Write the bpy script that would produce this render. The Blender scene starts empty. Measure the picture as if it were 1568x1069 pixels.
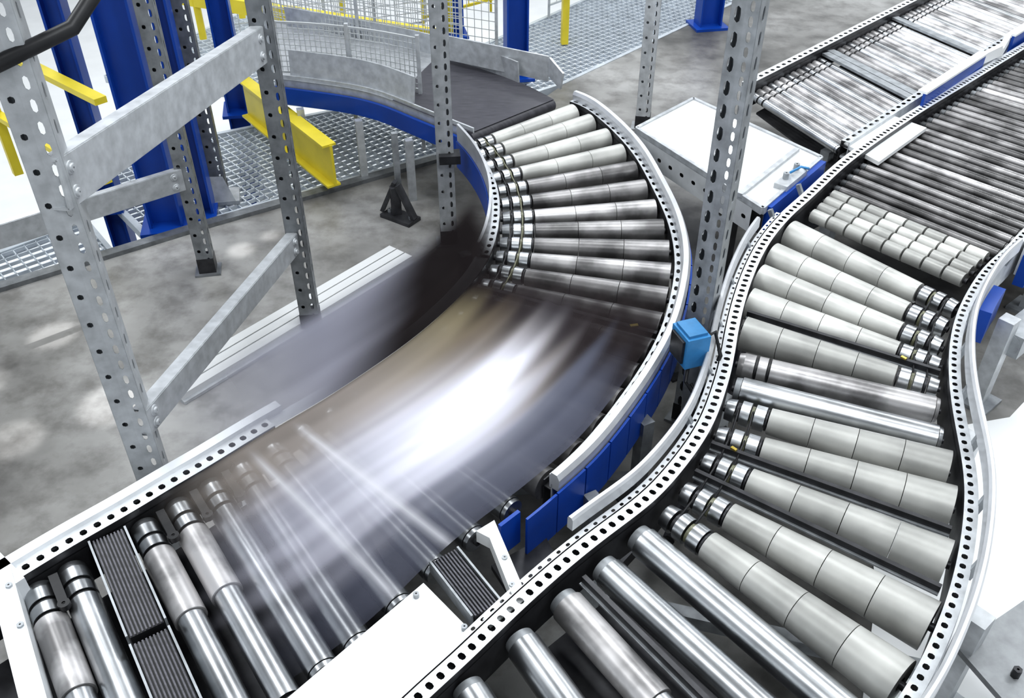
import bpy, math, random
from mathutils import Vector, Matrix
random.seed(7)
sc=bpy.context.scene

# ------------------------------------------------------------------ materials
def newmat(name):
    m=bpy.data.materials.new(name); m.use_nodes=True
    nt=m.node_tree; b=nt.nodes['Principled BSDF']; return m,nt,b
def mat(name,col,rough=.5,metal=0.,noise=0.,nscale=8.,rnoise=0.,bump=0.,stretch=(1,1,1),dark=None,lo=.32,hi=.66):
    """tone attribute * (base colour mixed with a darker grime tone by noise; for steelroll also painted reflections)"""
    m,nt,b=newmat(name); N=nt.nodes; L=nt.links
    at=N.new('ShaderNodeAttribute'); at.attribute_name='tone'
    tc=N.new('ShaderNodeTexCoord'); mp=N.new('ShaderNodeMapping'); mp.inputs['Scale'].default_value=stretch
    L.new(tc.outputs['Object'],mp.inputs['Vector'])
    nz=N.new('ShaderNodeTexNoise'); nz.inputs['Scale'].default_value=nscale; nz.inputs['Detail'].default_value=4
    L.new(mp.outputs['Vector'],nz.inputs['Vector'])
    cr=N.new('ShaderNodeValToRGB'); cr.color_ramp.elements[0].position=lo; cr.color_ramp.elements[1].position=hi
    d=dark if dark else tuple(c*(1-noise) for c in col)
    cr.color_ramp.elements[0].color=(*d,1); cr.color_ramp.elements[1].color=(*col,1)
    L.new(nz.outputs['Fac'],cr.inputs['Fac'])
    mx=N.new('ShaderNodeMix'); mx.data_type='RGBA'; mx.blend_type='MULTIPLY'; mx.inputs[0].default_value=1
    L.new(cr.outputs['Color'],mx.inputs[6]); L.new(at.outputs['Color'],mx.inputs[7])
    L.new(mx.outputs[2],b.inputs['Base Color'])
    b.inputs['Metallic'].default_value=metal
    if rnoise>0:
        mr=N.new('ShaderNodeMapRange'); mr.inputs['To Min'].default_value=max(.03,rough-rnoise); mr.inputs['To Max'].default_value=rough+rnoise
        L.new(nz.outputs['Fac'],mr.inputs['Value']); L.new(mr.outputs['Result'],b.inputs['Roughness'])
    else: b.inputs['Roughness'].default_value=rough
    if bump>0:
        bp=N.new('ShaderNodeBump'); bp.inputs['Strength'].default_value=bump; bp.inputs['Distance'].default_value=.01
        L.new(nz.outputs['Fac'],bp.inputs['Height']); L.new(bp.outputs['Normal'],b.inputs['Normal'])
    return m
MT={}
MT['chrome']=mat('chrome_roller',(.72,.74,.76),.31,1.,.45,6,.03)
MT['sleeve']=mat('tapered_sleeve',(.54,.54,.515),.42,.25,.34,6,.08)
MT['steelroll']=mat('brushed_sleeve',(.60,.585,.585),.36,.60,.62,6.5,.06,lo=.38,hi=.6)  # mottling paints smudges and reflection bands into the colour
MT['galv']=mat('galvanised_steel',(.44,.46,.48),.46,.6,.32,22,.10)
MT['galvl']=mat('galvanised_light',(.60,.62,.64),.46,.42,.25,25,.10)
MT['white']=mat('white_coated_rail',(.74,.76,.78),.40,.15,.16,12,.05)
MT['bar']=mat('aluminium_guard',(.62,.63,.65),.38,.5,.18,10,.05)
MT['blue']=mat('blue_paint',(.006,.065,.37),.32,.0,.15,6,.05)
MT['bluel']=mat('blue_sensor_plastic',(.06,.27,.56),.4,0,.15,30)
MT['yellow']=mat('yellow_paint',(.80,.66,.05),.4,0,.15,6)
MT['black']=mat('black_rubber',(.018,.018,.02),.45,0,.3,20)
MT['dark']=mat('dark_steel',(.06,.06,.065),.4,.5,.4,20)
MT['belt']=mat('dark_conveyor_belt',(.075,.073,.085),.42,0,.4,14,.1,stretch=(1,6,1))
MT['oring']=mat('drive_oring',(.20,.20,.13),.35,0,.3,20)
MT['wire']=mat('zinc_wire',(.66,.68,.68),.35,.4,.1,20)
MT['grate']=mat('grating_zinc',(.70,.75,.80),.4,.3,.2,10)
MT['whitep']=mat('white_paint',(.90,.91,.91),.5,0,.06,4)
MT['brass']=mat('brass_fitting',(.65,.5,.12),.3,.8,.2,20)

def floor_mat():
    m,nt,b=newmat('polished_concrete'); N=nt.nodes; L=nt.links
    tc=N.new('ShaderNodeTexCoord')
    n1=N.new('ShaderNodeTexNoise'); n1.inputs['Scale'].default_value=.9; n1.inputs['Detail'].default_value=6; n1.inputs['Roughness'].default_value=.55
    n2=N.new('ShaderNodeTexNoise'); n2.inputs['Scale'].default_value=6; n2.inputs['Detail'].default_value=7; n2.inputs['Roughness'].default_value=.62
    L.new(tc.outputs['Object'],n1.inputs['Vector']); L.new(tc.outputs['Object'],n2.inputs['Vector'])
    r1=N.new('ShaderNodeValToRGB'); e=r1.color_ramp.elements
    e[0].position=.34; e[0].color=(.10,.097,.092,1); e[1].position=.66; e[1].color=(.38,.375,.365,1)
    e2=e.new(.48); e2.color=(.215,.21,.20,1)
    L.new(n1.outputs['Fac'],r1.inputs['Fac'])
    r2=N.new('ShaderNodeValToRGB'); r2.color_ramp.elements[0].position=.36; r2.color_ramp.elements[0].color=(.66,.65,.64,1); r2.color_ramp.elements[1].position=.56; r2.color_ramp.elements[1].color=(1.05,1.05,1.05,1)
    L.new(n2.outputs['Fac'],r2.inputs['Fac'])
    mx=N.new('ShaderNodeMix'); mx.data_type='RGBA'; mx.blend_type='MULTIPLY'; mx.inputs[0].default_value=1
    L.new(r1.outputs['Color'],mx.inputs[6]); L.new(r2.outputs['Color'],mx.inputs[7]); L.new(mx.outputs[2],b.inputs['Base Color'])
    mr=N.new('ShaderNodeMapRange'); mr.inputs['To Min'].default_value=.24; mr.inputs['To Max'].default_value=.46
    L.new(n2.outputs['Fac'],mr.inputs['Value']); L.new(mr.outputs['Result'],b.inputs['Roughness'])
    return m
MT['floor']=floor_mat()

def blur_mat():
    m,nt,b=newmat('moving_parcel_surface'); N=nt.nodes; L=nt.links
    at=N.new('ShaderNodeAttribute'); at.attribute_name='tone'
    L.new(at.outputs['Color'],b.inputs['Base Color']); L.new(at.outputs['Alpha'],b.inputs['Alpha'])
    b.inputs['Roughness'].default_value=.9
    try: b.inputs['Specular IOR Level'].default_value=.1
    except Exception: pass
    return m
MT['blur']=blur_mat()

# ------------------------------------------------------------------ mesh builder
class M:
    def __init__(s,name): s.n=name; s.v=[]; s.f=[]; s.m=[]; s.sm=[]; s.t=[]; s.mats=[]
    def mi(s,k):
        if k not in s.mats: s.mats.append(k)
        return s.mats.index(k)
    def add(s,vs,fs,k,smooth=False,tone=1.):
        o=len(s.v); s.v+= [tuple(p) for p in vs]; i=s.mi(k)
        for f in fs: s.f.append([o+a for a in f]); s.m.append(i); s.sm.append(smooth); s.t.append(tone)
    def poly(s,pts,z0,z1,k,tone=1.):
        n=len(pts); vs=[(p[0],p[1],z1) for p in pts]+[(p[0],p[1],z0) for p in pts]
        fs=[list(range(n)),list(range(2*n-1,n-1,-1))]+[[i,i+n,(i+1)%n+n,(i+1)%n] for i in range(n)]
        s.add(vs,fs,k,False,tone)
    def box(s,c,sz,rz=0,k='galv',tone=1.):
        x,y,z=[a/2 for a in sz]; R=Matrix.Rotation(rz,3,'Z'); c=Vector(c)
        vs=[c+R@Vector((a*x,b*y,d*z)) for d in(-1,1) for a,b in((-1,-1),(1,-1),(1,1),(-1,1))]
        s.add(vs,[[3,2,1,0],[4,5,6,7],[0,1,5,4],[1,2,6,5],[2,3,7,6],[3,0,4,7]],k,False,tone)
    def beam(s,p0,p1,w,h,k='galv',tone=1.,up=(0,0,1)):
        p0=Vector(p0);p1=Vector(p1);d=(p1-p0).normalized(); up=Vector(up)
        if abs(d.dot(up))>.98: up=Vector((0,1,0))
        a=d.cross(up).normalized(); b=a.cross(d).normalized()
        vs=[p+a*x*w/2+b*y*h/2 for p in(p0,p1) for x,y in((-1,-1),(1,-1),(1,1),(-1,1))]
        s.add(vs,[[3,2,1,0],[4,5,6,7],[0,1,5,4],[1,2,6,5],[2,3,7,6],[3,0,4,7]],k,False,tone)
    def lathe(s,p0,p1,prof,seg=32,cap=True):
        """prof: list of (t0,r0,t1,r1,mat,tone)"""
        p0=Vector(p0);p1=Vector(p1);d=p1-p0;u=d.normalized()
        a=u.cross(Vector((0,0,1)))
        if a.length<.05: a=Vector((1,0,0))
        a.normalize(); b=u.cross(a)
        cs=[(math.cos(2*math.pi*i/seg),math.sin(2*math.pi*i/seg)) for i in range(seg)]
        for t0,r0,t1,r1,k,tn in prof:
            for (ta,ra,tb,rb,sm) in ((t0,r0,t1,r1,True),(t0,r0*.3,t0,r0,False),(t1,r1,t1,r1*.3,False)):
                vs=[p0+d*ta+(a*x+b*y)*ra for x,y in cs]+[p0+d*tb+(a*x+b*y)*rb for x,y in cs]
                s.add(vs,[[i,(i+1)%seg,(i+1)%seg+seg,i+seg] for i in range(seg)],k,sm,tn)
    def tube(s,pts,r,k,seg=10,tone=1.):
        pts=[Vector(p) for p in pts]; n=len(pts); vs=[]
        for i,p in enumerate(pts):
            d=(pts[min(i+1,n-1)]-pts[max(i-1,0)]).normalized()
            a=d.cross(Vector((0,0,1)))
            if a.length<.05:a=Vector((1,0,0))
            a.normalize();b=d.cross(a)
            vs+=[p+(a*math.cos(2*math.pi*j/seg)+b*math.sin(2*math.pi*j/seg))*r for j in range(seg)]
        fs=[[i*seg+j,i*seg+(j+1)%seg,(i+1)*seg+(j+1)%seg,(i+1)*seg+j] for i in range(n-1) for j in range(seg)]
        fs+=[list(range(seg)),[(n-1)*seg+j for j in range(seg)][::-1]]
        s.add(vs,fs,k,True,tone)
    def sweep(s,path,prof,k,tone=1.,smooth=False):
        """path list of (x,y); prof closed list of (offset to the left, z)"""
        n=len(path); q=len(prof); vs=[]
        for i in range(n):
            a=path[max(i-1,0)];b=path[min(i+1,n-1)]; d=Vector((b[0]-a[0],b[1]-a[1])).normalized(); nx,ny=-d.y,d.x
            vs+=[(path[i][0]+nx*o,path[i][1]+ny*o,z) for o,z in prof]
        fs=[[i*q+j,i*q+(j+1)%q,(i+1)*q+(j+1)%q,(i+1)*q+j] for i in range(n-1) for j in range(q)]
        fs+=[list(range(q)),[(n-1)*q+j for j in range(q)][::-1]]
        s.add(vs,fs,k,smooth,tone)
    def perf(s,fn,length,width,pitch,hl,hw,k,rows=1,stag=0.,tone=1.):
        """perforated sheet. fn(u,w)->3D, u along 0..length, w 0..width; slots hl x hw"""
        n=max(1,int(length/pitch)); rw=width/rows
        for r in range(rows):
            for i in range(n):
                u0=i*pitch;u1=u0+pitch;w0=r*rw;w1=w0+rw; cu=(u0+u1)/2;cw=(w0+w1)/2
                out=[(u0,w0),(cu,w0),(u1,w0),(u1,cw),(u1,w1),(cu,w1),(u0,w1),(u0,cw)]
                a=hl/2;b=hw/2
                inn=[(-a*.72,-b*.8),(0,-b),(a*.72,-b*.8),(a,0),(a*.72,b*.8),(0,b),(-a*.72,b*.8),(-a,0)]
                inn=[(cu+x,cw+y) for x,y in inn]
                s.add([fn(*p) for p in out]+[fn(*p) for p in inn],[[j,(j+1)%8,(j+1)%8+8,j+8] for j in range(8)],k,False,tone)
    def build(s,solid=0.,bevel=0.):
        me=bpy.data.meshes.new(s.n); me.from_pydata(s.v,[],s.f)
        for k in s.mats: me.materials.append(MT[k])
        me.polygons.foreach_set('material_index',s.m); me.polygons.foreach_set('use_smooth',s.sm)
        ca=me.color_attributes.new('tone','FLOAT_COLOR','CORNER'); arr=[]
        for p,t in zip(me.polygons,s.t):
            c=(t,t,t,1) if not isinstance(t,(tuple,list)) else t
            for _ in p.vertices: arr+=list(c)
        ca.data.foreach_set('color',arr)
        me.update(); ob=bpy.data.objects.new(s.n,me); sc.collection.objects.link(ob)
        if bevel>0:
            b=ob.modifiers.new('bevel','BEVEL'); b.width=bevel; b.segments=2; b.limit_method='ANGLE'
        if solid>0:
            d=ob.modifiers.new('solid','SOLIDIFY'); d.thickness=solid; d.offset=0
        return ob

# ------------------------------------------------------------------ path helpers
def resample(pts,step=.03,relax=6):
    P=[Vector((p[0],p[1])) for p in pts]; out=[]
    for i in range(len(P)-1):
        a=P[max(i-1,0)];b=P[i];c=P[i+1];d=P[min(i+2,len(P)-1)]
        for j in range(12):
            t=j/12
            out.append(.5*((2*b)+(c-a)*t+(2*a-5*b+4*c-d)*t*t+(3*b-a-3*c+d)*t**3))
    out.append(P[-1])
    acc=[0]
    for i in range(1,len(out)): acc.append(acc[-1]+(out[i]-out[i-1]).length)
    n=max(2,int(acc[-1]/step)); res=[];j=0
    for i in range(n+1):
        s=acc[-1]*i/n
        while j<len(acc)-2 and acc[j+1]<s: j+=1
        t=(s-acc[j])/max(1e-9,acc[j+1]-acc[j]); res.append(out[j].lerp(out[j+1],t))
    for _ in range(relax):
        res=[res[0]]+[(res[i-1]+res[i]*2+res[i+1])/4 for i in range(1,len(res)-1)]+[res[-1]]
    return res
class Path:
    def __init__(s,pts,step=.03,relax=8):
        s.p=resample(pts,step,relax); s.a=[0]
        for i in range(1,len(s.p)): s.a.append(s.a[-1]+(s.p[i]-s.p[i-1]).length)
        s.L=s.a[-1]
    def at(s,u):
        u=min(max(u,0),s.L)
        lo=0
        for i in range(len(s.a)-1):
            if s.a[i+1]>=u: lo=i;break
        t=(u-s.a[lo])/max(1e-9,s.a[lo+1]-s.a[lo]); return s.p[lo].lerp(s.p[lo+1],t)
    def dirn(s,u):
        return (s.at(u+.05)-s.at(u-.05)).normalized()
    def near(s,q):
        q=Vector(q); return s.a[min(range(len(s.p)),key=lambda i:(s.p[i]-q).length)]
    def off(s,u,o,z):
        p=s.at(u); d=s.dirn(u); return (p.x-d.y*o,p.y+d.x*o,z)
    def sub(s,u0,u1): 
        return [s.at(u0)]+[p for p,a in zip(s.p,s.a) if u0+.01<a<u1-.01]+[s.at(u1)]

A=Path([(.30,4.68),(.37,4.61),(.48,4.36),(.57,4.06),(.62,3.73),(.65,3.42),(.64,3.13),(.59,2.88),(.52,2.65),(.43,2.45),(.32,2.25),(.20,2.06),(.09,1.93),(-.01,1.82),(-.12,1.71),(-.23,1.58),(-.30,1.48),(-.38,1.38),(-.46,1.30),(-.55,1.22),(-.62,1.15),(-.764,1.0),(-.93,.82)])
Bp=Path([(-.22,4.26),(-.15,4.10),(-.09,3.91),(-.05,3.70),(-.04,3.50),(-.05,3.31),(-.08,3.13),(-.14,2.95),(-.24,2.75),(-.36,2.56),(-.50,2.38),(-.62,2.24),(-.73,2.13),(-.83,2.02),(-.90,1.94),(-.98,1.86),(-1.05,1.78),(-1.13,1.70),(-1.20,1.63),(-1.29,1.53),(-1.36,1.45),(-1.53,1.26)])
C=Path([(3.60,5.94),(3.05,5.40),(2.50,4.86),(2.06,4.43),(1.62,3.96),(1.325,3.585),(1.19,3.416),(1.055,3.207),(.951,2.991),(.867,2.774),(.804,2.577),(.757,2.414),(.701,2.263),(.649,2.138),(.583,2.022),(.507,1.912),(.426,1.809),(.342,1.731),(.243,1.643),(.131,1.533),(.010,1.402),(-.109,1.264),(-.19,1.179),(-.40,.93)])
D=Path([(4.3,5.4),(2.878,4.063),(2.168,3.389),(2.0,3.207),(1.849,3.061),(1.723,2.902),(1.61,2.733),(1.528,2.577),(1.461,2.414),(1.412,2.263),(1.375,2.124),(1.343,1.994),(1.307,1.873),(1.249,1.736),(1.179,1.598),(1.103,1.471),(1.02,1.354),(.935,1.246),(.821,1.13),(.702,1.023),(.5,.84)])

# ------------------------------------------------------------------ rollers
def v3(p,z): return (p[0],p[1],z)
def tapered(m,p0,p1,z,r0,r1,mt,bands=3,tone=None):
    """p0 = narrow (grooved) end, p1 = wide end"""
    a=v3(p0,z);b=v3(p1,z); T=lambda:random.uniform(.84,1.06)
    pr=[(-.015,.012,.03,.012,'dark',1),(.0,r0*.85,.045,r0*.95,'chrome',.85),(.052,r0*.76,.066,r0*.76,'dark',1),(.071,r0,.115,r0,'chrome',.9),(.12,r0*.78,.133,r0*.78,'oring',1),(.138,r0,.188,r0*1.0,'chrome',.9),(.192,r0*.85,.2,r0*.85,'dark',1)]
    t=.205; w=(1-.205)/bands
    rr=lambda q:r0*1.04+(r1-r0*1.04)*(q-.2)/.8
    for i in range(bands):
        pr.append((t+.0015,rr(t),t+w-.0015,rr(t+w),mt,(tone or 1)*T())); t+=w
    pr.append((.99,.012,1.015,.012,'dark',1))
    m.lathe(a,b,pr)
def straight(m,p0,p1,z,r,mt='chrome',tone=1.,groove=True,two=False,seg=32):
    T=lambda:random.uniform(.85,1.05)
    pr=[(-.015,.012,1.015,.012,'dark',1)]
    if groove: pr+=[(0,r*.92,.03,r,mt,tone),(.03,r,.085,r,mt,tone),(.088,r*.86,.10,r*.86,'black',1),(.103,r,.15,r,mt,tone*T()),(.153,r*.86,.165,r*.86,'black',1)]; t=.168
    else: pr+=[(0,r*.86,.03,r*.9,'galv',tone)]; t=.033
    if two: pr+=[(t,r*1.04,.5,r*1.04,'steelroll',tone*1.1*T()),(.503,r*.9,1,r*.9,mt,tone)]
    else: pr+=[(t,r,.98,r,mt,tone*T()),(.983,r*.95,1,r*.9,mt,tone)]
    m.lathe(v3(p0,z),v3(p1,z),pr,seg)
ZR=.46
# ---- conveyor one : curve + straight
def anchors(pa,pb,lst):
    return [(k,pa.near(a),pb.near(b)) for k,a,b in lst]
def interp(an,k):
    for (k0,a0,b0),(k1,a1,b1) in zip(an,an[1:]):
        if k<=k1 or (k1,a1,b1)==an[-1]:
            t=(k-k0)/(k1-k0); return a0+(a1-a0)*t,b0+(b1-b0)*t
an=anchors(A,Bp,[(0,(.30,4.68),(-.22,4.26)),(6,(.64,3.60),(-.04,3.55)),(12,(.49,2.58),(-.14,2.93)),(22,(-.38,1.38),(-.83,2.02)),(27,(-.764,1.0),(-1.20,1.63)),(28,(-.83,.93),(-1.265,1.56))])
m=M('roller_conveyor')
prev=None
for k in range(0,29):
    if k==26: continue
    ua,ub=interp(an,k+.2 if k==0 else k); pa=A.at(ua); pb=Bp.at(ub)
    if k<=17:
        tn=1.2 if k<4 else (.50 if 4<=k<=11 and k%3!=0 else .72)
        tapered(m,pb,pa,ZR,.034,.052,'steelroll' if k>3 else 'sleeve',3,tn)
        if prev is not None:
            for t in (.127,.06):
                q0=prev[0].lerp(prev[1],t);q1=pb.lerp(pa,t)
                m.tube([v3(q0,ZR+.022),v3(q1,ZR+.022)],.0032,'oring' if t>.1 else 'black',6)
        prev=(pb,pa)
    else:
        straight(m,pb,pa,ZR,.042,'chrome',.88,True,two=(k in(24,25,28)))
# side frames
def frame_rail(m,path,u0,u1,sgn,ztop=.53,w=.065,k='white',holes=True,hb=.14,inner='dark',pitch=.05,rows=1):
    pp=path.sub(u0,u1)
    g=.012*sgn
    m.sweep(pp,[(g,ztop-hb),(g,ztop-.002),(g+.004*sgn,ztop-.002),(g+.004*sgn,ztop-hb)],inner)
    o=g+w*sgn
    m.sweep(pp,[(o,ztop-hb),(o,ztop),(o+.004*sgn,ztop),(o+.004*sgn,ztop-hb)],k)
    if holes:
        m.perf(lambda u,q:path.off(u0+u,g+q*sgn,ztop),u1-u0,w,pitch,pitch*.5,min(w/rows*.5,.022),k,rows)
        m.sweep(pp,[(g,ztop-.03),(g,ztop-.025),(o,ztop-.025),(o,ztop-.03)],'black')
    else:
        m.sweep(pp,[(g,ztop-.004),(g,ztop),(o,ztop),(o,ztop-.004)],k)
# inner side
ub=Bp.near((-.73,2.13))
frame_rail(m,Bp,0,Bp.near((-.08,3.13)),-1,.52,.035,'galvl',True,.14)
frame_rail(m,Bp,Bp.near((-.08,3.13)),ub,-1,.52,.05,'white',False,.14)
frame_rail(m,Bp,ub,Bp.L,-1,.53,.05,'white',True,.16,pitch=.04)
m.sweep(Bp.sub(Bp.near((-.70,2.16)),Bp.L),[(-.062,.40),(-.062,.545),(-.095,.545),(-.095,.40)],'white',1.1)
# inner bend guard
m.sweep(Bp.sub(0,Bp.near((-.08,3.13))),[(-.045,.50),(-.045,.59),(-.057,.59),(-.057,.50)],'bar')
m.sweep(Bp.sub(0,Bp.near((-.08,3.13))),[(-.058,.36),(-.058,.50),(-.064,.50),(-.064,.36)],'blue')
# outer side
ue=A.near((.09,1.93))
frame_rail(m,A,0,ue,1,.515,.03,'galvl',True,.13,pitch=.06)
m.sweep(A.sub(0,ue),[(.036,.50),(.034,.545),(.042,.562),(.062,.562),(.072,.545),(.070,.50)],'bar',1.1,False)
s0=A.near((.65,3.5)); s1=A.near((-.02,1.80)); n=14
for i in range(n):
    a=s0+(s1-s0)*i/n; b=s0+(s1-s0)*(i+1)/n-.005
    m.sweep(A.sub(a,b),[(.074,.34),(.074,.51),(.082,.51),(.082,.34)],'blue')
m.sweep(A.sub(0,s0),[(.065,.38),(.065,.50),(.07,.50),(.07,.38)],'galv')
# lower outer side rail (beside transfer)
frame_rail(m,A,A.near((-.28,1.52)),A.L,1,.50,.02,'dark',False,.14)
# end cheek
m.beam((-1.345,1.545,.50),(-.86,.80,.50),.055,.10,'white',1.1)
m.beam((-1.345,1.545,.53),(-.86,.80,.53),.02,.02,'galvl')
m.beam((-1.42,1.60,.49),(-1.30,1.50,.49),.08,.11,'white',1.1)
for p in((-1.37,1.56),(-1.30,1.50),(-1.22,1.38)): m.lathe((p[0],p[1],.54),(p[0],p[1],.556),[(0,.009,1,.009,'galv',1)],6)
# dark sheet added to give the darkness in the roller gaps
gap_dark_sheet=[Bp.at(Bp.near((-.62,2.24))),Bp.at(Bp.L-.02),A.at(A.L-.02),A.at(A.near((-.25,1.55)))]
m.poly([tuple(p) for p in gap_dark_sheet],.30,.31,'dark')
# black finger guides between straight rollers
for k in (21.5,22.5,23.5,24.5,27.5):
    ua_,ub_=interp(an,k); pb=Bp.at(ub_);pa=A.at(ua_); q=pb.lerp(pa,.02); q2=pb.lerp(pa,.17)
    m.beam(v3(q,.49),v3(q2,.49),.024,.03,'black'); m.lathe(v3(q2,.49),v3(q2,.508),[(0,.016,1,.016,'black',1)],12)
# cross ties + sensors strip under the curve
for k in (11.5,):
    ua_,ub_=interp(an,k); m.beam(v3(Bp.at(ub_),.485),v3(A.at(ua_),.485),.018,.018,'dark'); q=A.at(ua_).lerp(Bp.at(ub_),.12); m.box(v3(q,.497),(.03,.014,.008),.2,'brass')
# legs
for (x,y) in ((-.2,3.35),(.70,3.05),(.45,2.30),(-.95,2.16),(.62,4.1),(.25,1.95)):
    m.box((x,y,.20),(.045,.045,.40),.5,'galv',.7); m.box((x,y,.006),(.12,.12,.012),.5,'dark')
m.beam((.45,2.30,.12),(-.95,2.16,.12),.04,.04,'galv',.7); m.beam((.70,3.05,.12),(-.2,3.35,.12),.04,.04,'galv',.7)
conv1=m.build()

# ribbed transfer belts
def ribbed(name,p0,p1,w,z):
    b=M(name); p0=Vector(p0);p1=Vector(p1);d=(p1-p0).normalized();nn=Vector((-d.y,d.x))
    b.beam(v3(p0,z-.02),v3(p1,z-.02),w,.03,'black')
    nr=int(w/.009)
    for i in range(nr):
        o=-w/2+(i+.5)*w/nr
        b.beam(v3(p0+nn*o,z-.002),v3(p1+nn*o,z-.002),.0045,.006,'belt',1.6)
    for s in(-1,1): b.beam(v3(p0+nn*s*(w/2+.006),z-.015),v3(p1+nn*s*(w/2+.006),z-.015),.006,.045,'galv')
    return b.build()
ribbed('transfer_belt',(-1.125,1.70),(-.92,1.395),.085,.515)
ribbed('transfer_belt',(-.91,1.38),(-.70,1.07),.085,.505)
ribbed('transfer_belt',(-.185,1.625),(-.065,1.45),.075,.52)

# white transfer deck between the two lines
m=M('transfer_cover_plate')
m.poly([(-.235,1.545),(-.085,1.375),(-.22,1.21),(-.42,.97),(-.74,.98),(-.55,1.19),(-.40,1.36)],.44,.505,'whitep')
m.poly([(-.10,1.715),(-.05,1.755),(.040,1.49),(-.055,1.40),(-.075,1.425),(.000,1.50),(-.062,1.69)],.47,.515,'whitep')
m.poly([(-.06,1.72),(.10,1.83),(.14,1.72),(.03,1.55)],.34,.36,'dark')
m.beam((-.035,1.735,.45),(.02,1.79,.45),.012,.13,'blue')
for p in((-.12,1.40),(-.25,1.50),(-.02,1.62),(.0,1.53)):
    m.lathe((p[0],p[1],.50),(p[0],p[1],.520),[(0,.008,1,.008,'galv',1)],10)
m.build()

# ---- conveyor two : S curve
m=M('curved_roller_conveyor')
R2=[((1.187,3.405),(1.686,2.850),'TL'),((1.071,3.222),(1.603,2.733),'TL'),((.984,3.061),(1.542,2.615),'TL'),((.911,2.893),(1.497,2.510),'TL'),((.849,2.705),(1.448,2.390),'TLd'),((.796,2.521),(1.408,2.279),'S'),((.759,2.390),(1.366,2.138),'C'),((.712,2.289),(1.333,1.994),'TR'),((.656,2.154),(1.291,1.847),'TR'),((.595,2.036),(1.201,1.643),'TR'),((.516,1.912),(1.084,1.441),'TR'),((.450,1.822),(.952,1.273),'TR'),((.358,1.740),(.835,1.15),'C'),((.2515,1.631),(.71,1.06),'C'),((.134,1.523),(.56,.92),'C2'),((.018,1.402),(.40,.78),'C'),((-.109,1.264),(.26,.65),'C'),((-.21,1.14),(.16,.53),'C')]
prev=None
for i,(l,r,t) in enumerate(R2):
    l=Vector(l);r=Vector(r)
    if t.startswith('TL'):
        tapered(m,r,l,ZR,.040,.064,'sleeve',4,1.25 if t=='TL' else .80)
    elif t=='TR':
        tapered(m,l,r,ZR,.042,.071,'sleeve',4,.93 if i!=7 else .8)
    else:
        straight(m,l,r,ZR,.047 if t!='S' else .046,'chrome' if t!='S' else 'steelroll',.85,t=='S',two=(t=='C2'))
    if prev is not None and i<12:
        if i<5:
            for tt in (.127,.06):
                q0=prev[1].lerp(prev[0],tt);q1=r.lerp(l,tt); m.tube([v3(q0,ZR+.026),v3(q1,ZR+.026)],.0035,'black',6)
        if i>=8:
            for tt in(.06,.127):
                q0=prev[0].lerp(prev[1],tt);q1=l.lerp(r,tt); m.tube([v3(q0,ZR+.028),v3(q1,ZR+.028)],.0035,'black',6)
    prev=(l,r)
# cross bars between rollers
for (i,tn) in ((3,1),(8,1),(9,0),(13,0)):
    l=(Vector(R2[i][0])+Vector(R2[i+1][0]))/2; r=(Vector(R2[i][1])+Vector(R2[i+1][1]))/2
    m.beam(v3(l,.485),v3(r,.485),.014,.02,'dark'); m.beam(v3(l,.470),v3(r,.470),.030,.006,'galv')
    if tn: q=l.lerp(r,.82 if i<5 else .10); m.box(v3(q,.498),(.010,.02,.006),.7,'brass')
# upper straight section : dense rollers
c0=C.near((1.27,3.51)); d0=D.near((1.76,2.96)); cL=C.near((3.6,5.94)); 
nn=46
for i in range(nn):
    uc=c0-(c0-0)*i/nn; 
    l=C.at(uc)
    r=D.at(min(max(d0-(c0-uc)*1.0,0),D.L))
    if i==0: continue
    if i<5: 
        a_,b_=v3(l,ZR+.005),v3(l.lerp(r,.97),ZR+.005); pr=[(0,.012,1,.012,'dark',1)]; t=.02
        while t<.96:
            w_=.11; pr.append((t,.030,min(t+w_,.98),.030,'sleeve',1.25 if random.random()>.35 else .8)); t+=w_+.012
        m.lathe(a_,b_,pr,24)
    else: straight(m,l,r,ZR+.005,.021,'steelroll',random.choice((.25,.35,.55,.8,1.1)),False,seg=20)
m.poly([tuple(C.at(c0-.25)),tuple(D.at(d0-.25)),tuple(D.at(.3)),tuple(C.at(.1))],.36,.37,'dark',1.)
# rails
frame_rail(m,C,0,C.L,-1,.535,.045,'white',True,.15,pitch=.036,rows=1)
m.perf(lambda u,q:C.off(C.near((1.19,3.416))+u,-.057-q,.535),C.L-C.near((1.19,3.416)),.022,.036,.014,.010,'white')
frame_rail(m,D,0,D.L,1,.535,.034,'galvl',True,.15,pitch=.036)
# guard bars
ca=C.near((1.10,3.28)); cb=C.near((.22,1.62))
m.sweep(C.sub(ca,cb),[(-.084,.55),(-.084,.590),(-.090,.597),(-.100,.597),(-.104,.590),(-.104,.55)],'bar',.95,False)
da=D.near((1.95,3.16))
m.sweep(D.sub(da,D.L),[(.055,.56),(.055,.610),(.062,.617),(.070,.617),(.075,.610),(.075,.56)],'bar',1.05,False)
m.sweep(D.sub(0,da-.1),[(.065,.40),(.065,.54),(.075,.54),(.075,.40)],'white')
for a,b in(((2.02,3.23),(2.3,3.5)),((1.66,2.86),(1.80,3.02))):
    m.sweep(D.sub(D.near(b),D.near(a)),[(.075,.36),(.075,.50),(.12,.50),(.12,.36)],'blue')
m.sweep(D.sub(D.near((1.9,3.1)),D.L),[(.050,.36),(.050,.50),(.054,.50),(.054,.36)],'galvl')
for u in [C.L*.50+i*.28 for i in range(7)]:
    p=C.off(u,-.06,.5); q=C.off(u,-.095,.56); m.beam(p,q,.018,.018,'galv')
for u in [D.L*.5+i*.25 for i in range(9)]:
    p=D.off(u,.05,.5); q=D.off(u,.065,.57); m.beam(p,q,.018,.018,'galv')
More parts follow.
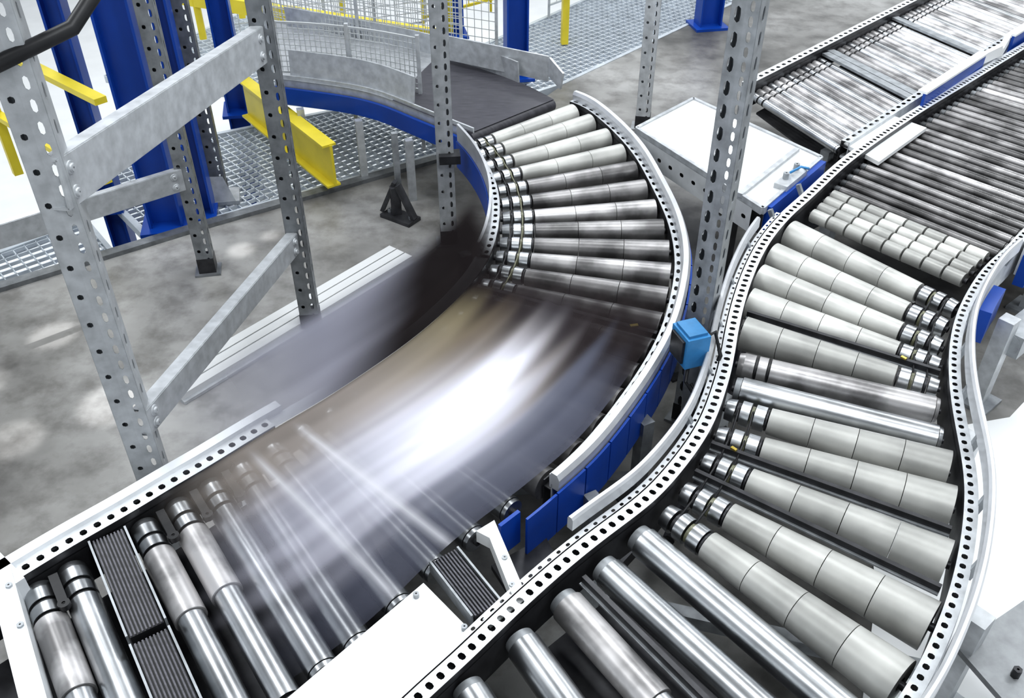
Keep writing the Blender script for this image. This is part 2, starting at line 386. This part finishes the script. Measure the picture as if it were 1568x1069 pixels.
for (x,y) in ((1.906,2.85),(.72,2.40),(1.50,2.2),(.25,1.78),(1.25,1.5),(2.4,3.5),(1.6,4.05)):
    m.box((x,y,.21),(.06,.06,.42),.7,'galvl'); m.box((x,y,.008),(.14,.14,.016),.7,'galv')
m.box((2.02,2.92,.30),(.22,.10,.10),.7,'galv'); m.lathe((1.93,2.85,.30),(2.12,3.0,.30),[(0,.05,1,.05,'galv',1)],16)
m.box((2.12,2.78,.36),(.20,.06,.05),.7,'dark')
# drive shaft and cross members under the lower curve
m.tube([v3(C.at(C.L*.62),.30),v3(C.at(C.L*.70),.28),v3(C.at(C.L*.80),.28)],.02,'dark',10)
m.beam((.25,1.78,.14),(1.25,1.5,.14),.04,.05,'galv',.8); m.beam((.72,2.40,.14),(1.50,2.2,.14),.04,.05,'galv',.8)
m.beam((.45,2.02,.16),(.25,1.78,.16),.035,.05,'dark'); m.beam((.45,2.02,.16),(.72,2.40,.16),.035,.05,'dark')
m.poly([(.05,1.45),(.36,1.73),(.86,1.15),(.55,.80)],.28,.29,'dark')
conv2=m.build()

# ---- back conveyor
m=M('straight_roller_conveyor')
l0=Vector((1.316,4.875));l1=Vector((3.50,7.115));r0=Vector((1.603,4.191));r1=Vector((3.80,6.47))
n=52
for i in range(n):
    t=(i+.5)/n; l=l0.lerp(l1,t);r=r0.lerp(r1,t)
    if i in (13,14,28): 
        m.beam(v3(l,.49),v3(r,.49),.05,.015,'galv'); continue
    straight(m,l,r,ZR,.023,'steelroll' if i%3 else 'chrome',random.choice((.8,1.0,1.3,1.4)),True,seg=20)
e=Path([tuple(l0),tuple(l1)],.1,0); e2=Path([tuple(r0),tuple(r1)],.1,0)
frame_rail(m,e,0,e.L,1,.53,.05,'white',True,.14,pitch=.06)
frame_rail(m,e2,0,e2.L,-1,.53,.04,'galvl',True,.14,pitch=.06)
for a,b in(((2.12,4.60),(2.66,5.16)),((2.95,5.46),(3.7,6.22))):
    a=Vector(a);b=Vector(b); m.sweep([a,b],[(-.02,.40),(-.02,.60),(-.035,.60),(-.035,.40)],'blue')
    m.sweep([a,b],[(.01,.60),(.01,.612),(-.04,.612),(-.04,.60)],'whitep')
m.beam((2.66,5.16,.56),(2.80,5.22,.60),.03,.06,'whitep'); m.beam((2.80,5.22,.58),(2.95,5.46,.58),.03,.06,'whitep')
m.poly([(1.63,4.19),(1.95,4.55),(2.10,4.37),(1.74,3.99)],.49,.51,'whitep')
m.poly([(1.62,4.18),(3.9,6.5),(3.95,6.45),(1.70,4.05)],.44,.45,'galvl')
m.poly([tuple(l0+Vector((.05,0))),tuple(r0),tuple(r1),tuple(l1)],.36,.37,'dark',1.2)
for (x,y) in ((1.3,4.9),(1.6,4.3),(2.4,6.0),(2.7,5.4)):
    m.box((x,y,.21),(.05,.05,.42),.7,'galv'); m.box((x,y,.006),(.14,.10,.012),.7,'dark')
m.build()
# tray / drive cover in front of it
m=M('conveyor_drive_tray')
Q=[Vector((.635,4.394)),Vector((.983,4.768)),Vector((1.489,4.063)),Vector((1.10,3.567))]
m.poly([tuple(q) for q in Q],.475,.495,'whitep',.74)
for a,b in((0,1),(1,2),(2,3),(3,0)):
    m.beam(v3(Q[a],.485),v3(Q[b],.485),.018,.035,'galvl')
d=(Q[3]-Q[0]).normalized(); L_=(Q[3]-Q[0]).length
m.perf(lambda u,w:(Q[0].x+d.x*u-.014,Q[0].y+d.y*u-.014,.36+w),L_,.12,.09,.03,.02,'white',tone=.85)
m.beam(v3(Q[0]+Vector((.01,.01)),.42),v3(Q[3]+Vector((.01,.01)),.42),.006,.12,'dark')
m.beam((1.13,3.585,.43),(1.49,4.03,.43),.03,.13,'blue')
m.beam((1.02,3.68,.50),(1.39,4.14,.50),.025,.02,'galvl')
m.poly([(1.19,3.76),(1.32,3.92),(1.37,3.88),(1.24,3.72)],.475,.52,'galvl')
for p in((1.25,3.80),(1.32,3.89)): m.lathe((p[0],p[1],.5),(p[0],p[1],.55),[(0,.014,1,.014,'galv',1)],12)
m.tube([(1.28,3.84,.53),(1.31,3.80,.58),(1.36,3.84,.55),(1.38,3.95,.50)],.006,'bluel')
for (x,y) in ((.75,4.45),(1.02,3.75),(1.15,4.4)): m.box((x,y,.18),(.05,.05,.36),.7,'dark')
m.build()

# ---- feed conveyor (belt) coming from the back left
m=M('belt_conveyor')
near=Path([(-.204,4.332),(-.495,4.596),(-.803,4.858),(-1.25,5.02),(-1.35,5.05)],.05,6); far=Path([(.226,4.75),(.02,5.02),(-.30,5.30),(-.663,5.55),(-1.40,5.92),(-1.52,5.98)],.05,6)
n=30
vs=[];fs=[]
for i in range(n+1):
    a=near.at(near.L*i/n);b=far.at(far.L*i/n); vs+=[v3(a,.50),v3(b,.50)]
m.add(vs[:28],[[2*i,2*i+1,2*i+3,2*i+2] for i in range(13)],'belt')
m.add(vs[26:],[[2*i,2*i+1,2*i+3,2*i+2] for i in range(n-13)],'galvl',tone=.8)
m.add([ (x,y,z-.06) for x,y,z in vs],[[2*i,2*i+1,2*i+3,2*i+2] for i in range(n)],'dark')
m.lathe(v3(near.at(.02),.465),v3(far.at(.02),.465),[(0,.034,1,.034,'belt',1)])
m.sweep(near.sub(0,near.L),[(-.01,.40),(-.01,.52),(-.02,.52),(-.02,.40)],'galvl') 
m.sweep(near.sub(.02,near.L),[(-.0,.36),(-.0,.455),(.02,.455),(.02,.36)],'blue')
m.sweep(near.sub(.45,near.L-.1),[(-.02,.52),(-.035,.66),(-.045,.66),(-.03,.52)],'galvl')
m.sweep(far.sub(.30,far.L-.1),[(.0,.48),(.01,.62),(.02,.62),(.01,.48)],'galvl')
m.beam((.20,4.93,.60),(-.42,5.28,.60),.012,.14,'galvl'); m.beam((.20,4.93,.62),(.27,4.80,.58),.012,.1,'galvl')
for (x,y) in ((-.55,4.55),(-1.2,4.95),(-.85,4.80)):
    m.box((x,y,.18),(.04,.04,.36),.3,'galvl')
m.build()
m=M('conveyor_floor_bracket')
m.box((-.62,4.36,.09),(.05,.04,.18),.3,'dark',1.6); m.box((-.60,4.34,.01),(.20,.10,.02),-.6,'dark',1.5); m.beam((-.70,4.40,.02),(-.62,4.38,.20),.04,.02,'dark',1.5); m.beam((-.52,4.30,.02),(-.60,4.34,.20),.04,.02,'dark',1.5)
for p in((-.66,4.38),(-.54,4.30)): m.lathe((p[0],p[1],.02),(p[0],p[1],.04),[(0,.012,1,.012,'galv',1)],6)
m.box((-.61,4.44,.28),(.03,.03,.34),.3,'galv',1.)
m.build()

# wire mesh guards
def mesh_guard(name,p0,p1,z0,z1,pitch=.03,k='wire',r=.0022,post='galvl',bow=0.,drop=.35):
    g=M(name); p0=Vector(p0);p1=Vector(p1);d=p1-p0;L_=d.length;nv=int(L_/pitch)
    nrm=Vector((-d.y,d.x)).normalized()
    f=lambda t,z:(p0.x+d.x*t+nrm.x*bow*4*t*(1-t),p0.y+d.y*t+nrm.y*bow*4*t*(1-t),z)
    for i in range(nv+1): g.beam(f(i/nv,z0),f(i/nv,z1),r*2,r*2,k)
    nh=int((z1-z0)/pitch); seg=8 if bow else 1
    for j in range(nh+1):
        z=z0+(z1-z0)*j/nh; rr=r*2 if 0<j<nh else r*5
        for q in range(seg): g.beam(f(q/seg,z),f((q+1)/seg,z),rr,rr,k)
    for t in(0,.5,1): 
        a=f(t,0);g.beam((a[0],a[1],z0-drop),(a[0],a[1],z1+.02),.02,.02,post)
    return g.build()
mesh_guard('wire_mesh_guard',(-.50,4.83),(-1.33,5.10),.52,.80,bow=-.05)
mesh_guard('wire_mesh_guard',(-.30,5.42),(-1.55,6.02),.50,.86,bow=.05)
mesh_guard('wire_mesh_guard',(-.10,5.9),(-1.75,6.6),.25,.70,.05)
mesh_guard('safety_fence',(-.7,7.3),(.35,8.2),.1,1.1,.09,'yellow',.004,'yellow',drop=.1)
mesh_guard('safety_fence',(.30,7.6),(1.2,8.6),.1,1.0,.09,'wire',.003,'galvl',drop=.1)
mesh_guard('safety_fence',(-2.2,6.9),(-.7,7.5),.0,.9,.08,'wire',.003,'galvl',drop=.0)

# ------------------------------------------------------------------ posts and frames
def upright(m,x,y,z0,z1,w=.08,dp=.07,rz=0.,k='galv',foot=True,pitch=.09,tone=1.,front=(.018,.016),side=(.045,.016)):
    R=Matrix.Rotation(rz,3,'Z'); o=Vector((x,y,0))
    def F(a,b,z): 
        q=R@Vector((a,b,0)); return (o.x+q.x,o.y+q.y,z)
    H=z1-z0
    m.perf(lambda u,q:F(-w/2+q,-dp/2,z0+u),H,w*.5,pitch,*front,k,1,tone=tone)
    m.perf(lambda u,q:F(q,-dp/2,z0+u),H,w*.5,pitch*.6,.034,.014,k,1,tone=tone*1.05)
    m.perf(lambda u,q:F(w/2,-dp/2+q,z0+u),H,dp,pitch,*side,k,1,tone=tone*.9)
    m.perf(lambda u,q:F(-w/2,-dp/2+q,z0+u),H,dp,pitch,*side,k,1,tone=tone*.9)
    for s in(-1,1):
        a=[F(s*w/2,dp/2,z0),F(s*w*.22,dp/2,z0),F(s*w*.22,dp/2,z1),F(s*w/2,dp/2,z1)]; m.add(a,[[0,1,2,3]],k,tone=tone)
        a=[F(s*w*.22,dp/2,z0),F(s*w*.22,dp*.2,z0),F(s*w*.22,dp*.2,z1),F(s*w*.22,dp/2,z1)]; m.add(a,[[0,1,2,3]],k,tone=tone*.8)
    if foot:
        m.box((x,y,z0+.005),(w*1.6,dp*1.5,.01),rz,k,.7); m.box((x,y+.0,z0+.05),(w*1.06,dp*1.06,.08),rz,'dark',1.)
def channel(m,p0,p1,h,w,k='galv',tone=1.):
    """C-channel beam: web + two lips"""
    p0=Vector(p0);p1=Vector(p1);d=(p1-p0).normalized();a=d.cross(Vector((0,0,1))).normalized();b=a.cross(d)
    m.beam(p0,p1,.005,h,k,tone)
    for s in(-1,1): m.beam(p0-a*w/2*1+b*s*h/2,p1-a*w/2*1+b*s*h/2,w,.005,k,tone)
    for p in(p0+d*.04,p1-d*.04):
        for s in(-1,1):
            q=p+b*s*h*.25; m.lathe(q-a*.004,q+a*.012,[(0,.010,1,.010,'galvl',1)],6); m.lathe(q,q+a*.006,[(0,.016,1,.016,'galvl',1)],16)
m=M('steel_support_frame')
upright(m,-1.115,2.02,0,2.45,.085,.075,.25,'galvl',True,tone=.92)
upright(m,-.909,3.366,0,2.3,.08,.07,.12,'galv',True,tone=.62)
upright(m,-1.498,3.827,0,2.4,.075,.07,.2,'galv',True,tone=.7)
upright(m,-1.623,4.592,0,2.4,.075,.07,.2,'galv',True,tone=.6)
channel(m,(-1.075,1.98,1.45),(-.90,3.32,1.31),.125,.04,'galvl',.95)
channel(m,(-1.07,2.0,.66),(-.90,3.32,.47),.085,.04,'galvl',.9)
channel(m,(-2.9,2.62,.53),(-1.50,3.79,.52),.10,.03,'galvl',.9)
m.poly([(-1.74,4.46),(-1.50,4.50),(-1.54,4.66),(-1.70,4.64)],.0,.02,'galvl',.8)
m.add([(-1.72,4.47,.02),(-1.52,4.50,.02),(-1.585,4.555,.14),(-1.66,4.55,.14)],[[0,1,2,3]],'galvl',tone=.75)
m.build(solid=.003)
m=M('perforated_steel_post'); upright(m,-.324,4.091,0,2.6,.08,.07,.10,'galvl',True,tone=.8)
m.box((-.30,4.06,.50),(.10,.08,.04),.1,'dark'); m.build(solid=.003)
m=M('perforated_steel_post'); upright(m,.699,2.75,0,2.5,.085,.08,-.55,'galv',True,tone=1.05,front=(.05,.02),side=(.05,.02),pitch=.075); m.build(solid=.003)
m=M('perforated_steel_post'); upright(m,.828,5.493,0,2.6,.085,.08,-.2,'galvl',True,tone=1.1); m.build(solid=.003)

# blue columns
def column(x,y,w,z0=-1.3,z1=2.6):
    m=M('blue_steel_column'); m.box((x,y,(z0+z1)/2),(w,.012,z1-z0),.2,'blue')
    for s in(-1,1): m.box((x+s*w/2*math.cos(.2),y+s*w/2*math.sin(.2),(z0+z1)/2),(.012,.14,z1-z0),.2,'blue')
    m.box((x,y,0.01),(w*1.6,.25,.02),.2,'blue'); m.build()
for a in((-1.83,4.28,.16),(-1.66,4.42,.07),(-1.80,5.75,.12),(.027,6.35,.14),(1.56,7.39,.17),(-2.20,4.50,.09),(-.45,7.2,.12),(-2.0,5.3,.08)): column(*a)

# yellow members
m=M('yellow_guard_rail')
m.beam((-1.66,5.50,.20),(-.97,4.56,.20),.015,.24,'yellow'); m.beam((-1.67,5.51,.32),(-.98,4.56,.32),.08,.012,'yellow'); m.beam((-1.67,5.51,.08),(-.98,4.56,.08),.08,.012,'yellow')
m.build()
m=M('yellow_guard_rail')
m.beam((-2.9,4.9,.80),(-1.88,4.02,.80),.06,.03,'yellow'); m.beam((-2.9,4.9,.35),(-2.0,4.1,.35),.05,.03,'yellow')
for t in(0,.5): m.box((-2.9+1.1*t,4.9-.95*t,.38),(.05,.05,.80),.7,'yellow')
m.build()
m=M('yellow_guard_rail')
m.beam((-2.6,7.2,.30),(-.50,6.28,.30),.06,.10,'yellow'); m.beam((-2.2,7.6,.8),(.4,7.0,.8),.05,.05,'yellow')
for t in(0,.33,.66,1): m.box((-2.2+2.6*t,7.6-.6*t,.4),(.05,.05,.8),.2,'yellow')
for t in(.1,.5,.95): m.box((-2.6+2.1*t,7.2-.92*t,.15),(.05,.05,.3),.2,'yellow')
m.build()
# white under-structure below the walkway
m=M('walkway_support_structure')
for a,b in(((-4.2,3.3,-.5),(-1.9,4.6,-.5)),((-3.6,4.9,-.5),(-2.3,3.3,-.5)),((-4.0,4.2,-.9),(-1.4,5.2,-.9)),((-1.4,4.7,-.5),(-2.4,6.3,-.5)),((-2.9,3.0,-1.0),(-2.9,5.4,-1.0))):
    m.beam(a,b,.08,.14,'whitep',.9)
for x,y in((-2.9,3.75),(-2.3,4.3),(-3.6,4.0),(-1.5,5.0)): m.box((x,y,-.75),(.08,.08,1.1),.3,'whitep')
m.build()

# ------------------------------------------------------------------ gratings
def grating(name,pts,z=0.,p=.045):
    g=M(name); ang=.72
    dx=Vector((math.cos(ang),math.sin(ang)));dy=Vector((-dx.y,dx.x)); P=[Vector(q) for q in pts]
    for ax,cr in((dx,dy),(dy,dx)):
        ts=[q.dot(cr) for q in P]; t=min(ts)+p/2
        while t<max(ts):
            ints=[]
            for i in range(len(P)):
                a,b=P[i],P[(i+1)%len(P)]; ta,tb=a.dot(cr),b.dot(cr)
                if (ta-t)*(tb-t)<0:
                    w=(t-ta)/(tb-ta); ints.append(a.lerp(b,w).dot(ax))
            ints.sort()
            for k in range(0,len(ints)-1,2):
                q0=ax*ints[k]+cr*t;q1=ax*ints[k+1]+cr*t
                g.beam(v3(q0,z-.015),v3(q1,z-.015),.006,.022,'grate')
            t+=p
    for i in range(len(P)): g.beam(v3(P[i],z-.02),v3(P[(i+1)%len(P)],z-.02),.03,.05,'grate',.9)
    return g.build()
grating('steel_grating_walkway',[(-1.9,4.15),(-.40,5.15),(-.9,5.9),(-2.6,5.0)],0,.055)
grating('steel_grating_walkway',[(.02,5.95),(.36,6.22),(1.9,8.0),(1.2,8.8),(-.5,6.6)],0,.06)
grating('steel_grating_walkway',[(-3.6,4.2),(-2.7,3.62),(-1.95,4.15),(-2.7,5.1)],-.45,.07)
grating('steel_grating_walkway',[(-.9,6.0),(-.5,6.7),(-2.2,8.3),(-3.0,6.6)],-.1,.07)

# ------------------------------------------------------------------ floor
m=M('floor')
fp=[(-7,-2),(9,-2),(12,14),(7,14),(3.9,10.4),(.36,6.2),(.0,5.6),(-.33,5.13),(-1.587,4.304),(-2.468,3.683),(-7,.6)]
m.add([(x,y,0) for x,y in fp],[list(range(len(fp)))],'floor')
edge=fp[4:]
for a,b in zip(edge,edge[1:]): m.add([(a[0],a[1],0),(b[0],b[1],0),(b[0],b[1],-.25),(a[0],a[1],-.25)],[[0,1,2,3]],'galv',tone=.6)
m.add([(-14,-3,-1.3),(14,-3,-1.3),(14,20,-1.3),(-14,20,-1.3)],[[0,1,2,3]],'whitep',tone=1.)
m.build()
m=M('overbright_floor_zone'); 
m.poly([(.85,.2),(5,.2),(5,4.0),(2.9,3.6),(2.0,2.75),(1.35,2.6),(1.20,1.9),(.95,1.3)],0,.004,'whitep'); m.build()  # overexposed plain floor, its brightness put into a white sheet
m=M('floor_kerb_strip')
for a,b in(((-.45,5.03),(-1.587,4.285)),((-1.587,4.285),(-2.468,3.66)),((-2.468,3.66),(-3.6,2.88))):
    m.beam((a[0],a[1],.012),(b[0],b[1],.012),.06,.024,'galv',.6)
m.build()
m=M('white_floor_slats')
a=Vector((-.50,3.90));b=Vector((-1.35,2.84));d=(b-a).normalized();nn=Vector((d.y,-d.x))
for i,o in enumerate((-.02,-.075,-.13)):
    m.beam(v3(a-nn*o,.025),v3(b-nn*o,.025),.048,.035,'whitep',.72)  # white slats side by side over a flat base strip
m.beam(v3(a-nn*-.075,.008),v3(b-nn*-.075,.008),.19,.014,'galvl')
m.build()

# ------------------------------------------------------------------ sensor
m=M('photoelectric_sensor')
m.box((.60,2.46,.60),(.085,.11,.12),.35,'bluel'); m.box((.60,2.46,.665),(.07,.09,.012),.35,'bluel',.8)
m.box((.555,2.445,.60),(.01,.08,.09),.35,'dark'); 
m.beam((.62,2.50,.54),(.66,2.66,.50),.03,.02,'galv'); m.beam((.62,2.48,.56),(.64,2.50,.25),.05,.012,'galv')
m.tube([(.64,2.48,.60),(.69,2.50,.62),(.71,2.46,.55),(.67,2.42,.45),(.64,2.44,.35),(.66,2.5,.2),(.66,2.55,.03)],.008,'black')
m.tube([(.60,2.43,.545),(.585,2.38,.50),(.62,2.36,.45),(.645,2.40,.42),(.62,2.44,.44)],.006,'black')
m.build(bevel=.004)

# hose + tube top left
m=M('cable_hose')
m.tube([(-1.25,1.95,1.70),(-1.10,1.98,1.76),(-.98,2.06,1.80),(-.93,2.16,1.87),(-.90,2.25,1.98),(-.90,2.32,2.2)],.018,'black',14)
m.tube([(-1.30,1.88,1.84),(-1.12,1.95,1.90),(-1.0,2.1,1.99),(-.95,2.3,2.15)],.03,'galv',14)
m.build()
# bracket plate near bottom right
m=M('anchor_bracket')
m.poly([(1.22,1.49),(1.50,1.66),(1.62,1.42),(1.33,1.20)],.28,.30,'galvl',.55)
m.box((1.42,1.42,.14),(.06,.06,.28),.5,'galv')
for p in((1.34,1.40),(1.38,1.34),(1.44,1.50)): m.lathe((p[0],p[1],.30),(p[0],p[1],.33),[(0,.012,1,.012,'dark',1)],6)
m.build()

# ------------------------------------------------------------------ blurred moving parcel (open tray, long exposure)
def hsh(i,sd=0):
    r_=math.sin(i*127.1+sd*311.7)*43758.5453; return r_-math.floor(r_)
def vn(x,sd=0):
    i=math.floor(x);f=x-i;f=f*f*(3-2*f); return hsh(i,sd)*(1-f)+hsh(i+1,sd)*f
def lerp(a,b,t): return tuple(x+(y-x)*t for x,y in zip(a,b))
def ss(a,b,x): t=min(max((x-a)/(b-a),0),1); return t*t*(3-2*t)
def lin(c): return tuple((v/255)**2.2 for v in c)
DARK=lin((44,39,40));OL=lin((128,119,98));GL=lin((222,222,234));SL=lin((84,86,98));LAV=lin((168,168,181));BE=lin((146,138,132));BR=lin((92,82,74))
a0=A.near((.60,2.93));a1=A.near((-.60,1.17));b0=Bp.near((-.09,3.12));b1=Bp.near((-1.05,1.78))
NS,NT=140,110
def colr(s,t):
    st=.5*vn(t*12+vn(s*3,4)*1.0,1)+.5*vn(t*30+s*2,2)
    jag=vn(t*16+s*1.5,9)-.5
    sj=s+.14*jag
    g=math.exp(-(((sj-.40)/.14)**2+((t-.50-.10*(s-.4))/.13)**2))+.50*math.exp(-(((sj-.60)/.16)**2+((t-.50)/.24)**2))
    base=lerp(OL,BE,ss(.2,.6,s))
    base=lerp(base,BR,(1-ss(.30,.52,s))*ss(.08,.25,t)*.75)
    base=lerp(base,LAV,ss(.15,.45,t)*ss(.26,.55,sj)*.9)
    base=lerp(base,SL,ss(.64,.84,t+.16*(.6-s)+.08*jag))
    base=lerp(DARK,base,ss(.14,.34,sj+.10*(.5-t)))
    base=lerp(base,GL,min(1,g*1.05))
    base=tuple(c*(.80+.38*st) for c in base)
    for c0 in(.70,.80): base=lerp(base,(.85,.85,.9),.55*math.exp(-((s-c0)/.007)**2)*ss(0,.2,t))
    al=ss(-.02,.16,s+.06*jag)*(1-.30*ss(.52,.78,s))*(1-ss(.78,1.,s+.05*jag))
    al*=ss(-.03,.03,t)*(1-.10*ss(.60,.80,t))*(1-.3*ss(.95,1.,t))
    return (*base,al*.96)
m=M('motion_blurred_parcel'); G=[]
for i in range(NS+1):
    s=i/NS; pa=A.at(a0+(a1-a0)*s);pb=Bp.at(b0+(b1-b0)*s)
    for j in range(NT+1): G.append(v3(pb.lerp(pa,j/NT),.535))
m.mi('blur'); m.v=G
for i in range(NS):
    for j in range(NT):
        q=i*(NT+1)+j; m.f.append([q,q+1,q+NT+2,q+NT+1])
        m.t.append([colr((i+di)/NS,(j+dj)/NT) for di,dj in((0,0),(0,1),(1,1),(1,0))])
# tall side wall of the tray
W0=len(m.v); NH=24; WH=.32
for i in range(NS+1):
    s=i/NS; u_=b0-.16+(b1-b0+.14)*s; pb=Bp.at(u_); d_=Bp.dirn(u_)
    for j in range(NH+1):
        h=j/NH; m.v.append((pb.x+d_.y*.06*h,pb.y-d_.x*.06*h,.535+WH*h))
LV=lin((160,160,172))
def wcol(s,h):
    c=lerp(DARK,LV,ss(.34,.62,s+.22*(h-.5)+.05*(vn(h*7,3)-.5))); c=lerp(c,lin((200,200,210)),ss(.6,1,s)*.6); c=tuple(x*(.82+.3*vn(h*9+s,5)) for x in c)
    al=ss(-.02,.12,s-.08*h)*(1-ss(.60,1.0,s))*(1-ss(.72,1,h))
    return (*c,al*.98)
for i in range(NS):
    for j in range(NH):
        q=W0+i*(NH+1)+j; m.f.append([q,q+1,q+NH+2,q+NH+1])
        m.t.append([wcol((i+di)/NS,(j+dj)/NH) for di,dj in((0,0),(0,1),(1,1),(1,0))])
me=bpy.data.meshes.new(m.n); me.from_pydata(m.v,[],m.f); me.materials.append(MT['blur'])
ca=me.color_attributes.new('tone','FLOAT_COLOR','CORNER'); arr=[]
for t in m.t:
    for c in t: arr+=list(c)
ca.data.foreach_set('color',arr); me.polygons.foreach_set('use_smooth',[True]*len(me.polygons)); me.update()
sc.collection.objects.link(bpy.data.objects.new(m.n,me))

# ------------------------------------------------------------------ hall ceiling + lights
m=M('ceiling')
m.add([(-12,-8,7),(14,-8,7),(14,20,7),(-12,20,7)],[[3,2,1,0]],'galvl',tone=.35)
for i in range(9): m.box((1,-7+i*3,6.8),(26,.35,.35),0,'dark')
m.build()
def area(x,y,z,sx,sy,e,rz=0,col=(1,1,1)):
    l=bpy.data.lights.new('ceiling_light','AREA'); l.shape='RECTANGLE'; l.size=sx;l.size_y=sy;l.energy=e;l.color=col
    o=bpy.data.objects.new('ceiling_light',l); o.location=(x,y,z); o.rotation_euler=(0,0,rz); sc.collection.objects.link(o)
for x in(-3.5,.8,5.0):
    for y in(0,3.5,7.0,10.5):
        area(x,y,5.2,.9,2.6,98,.6,(.94,.975,1))
# unseen narrow spots added to make the window-light patches on the concrete
def spot(x,y,r,e):
    l=bpy.data.lights.new('added_patch_spot','SPOT'); l.energy=e; l.spot_size=2*math.atan(r/5); l.spot_blend=.6; l.shadow_soft_size=.03; l.color=(.97,.98,1)
    o=bpy.data.objects.new('added_patch_spot',l); o.location=(x,y+.6,5.0); 
    o.rotation_euler=(Vector((x,y,0))-Vector(o.location)).to_track_quat('-Z','Y').to_euler(); sc.collection.objects.link(o)
for a in((-2.06,3.30,.12),(-1.64,2.83,.15),(-1.95,2.62,.13),(-1.38,4.02,.08),(-1.26,4.16,.06),(-2.25,2.95,.14)): spot(*a,1100)
w=bpy.data.worlds.new('world'); sc.world=w; w.use_nodes=True
w.node_tree.nodes['Background'].inputs[0].default_value=(.87,.935,1,1); w.node_tree.nodes['Background'].inputs[1].default_value=.66
sc.view_settings.view_transform='Standard'
try: sc.view_settings.look='Medium High Contrast'
except Exception: pass

cd=bpy.data.cameras.new('camera'); cd.sensor_width=36; cd.lens=32.4; co=bpy.data.objects.new('camera',cd); sc.collection.objects.link(co)
co.location=(0,0,2.5); co.rotation_euler=(math.radians(52),0,0); sc.camera=co
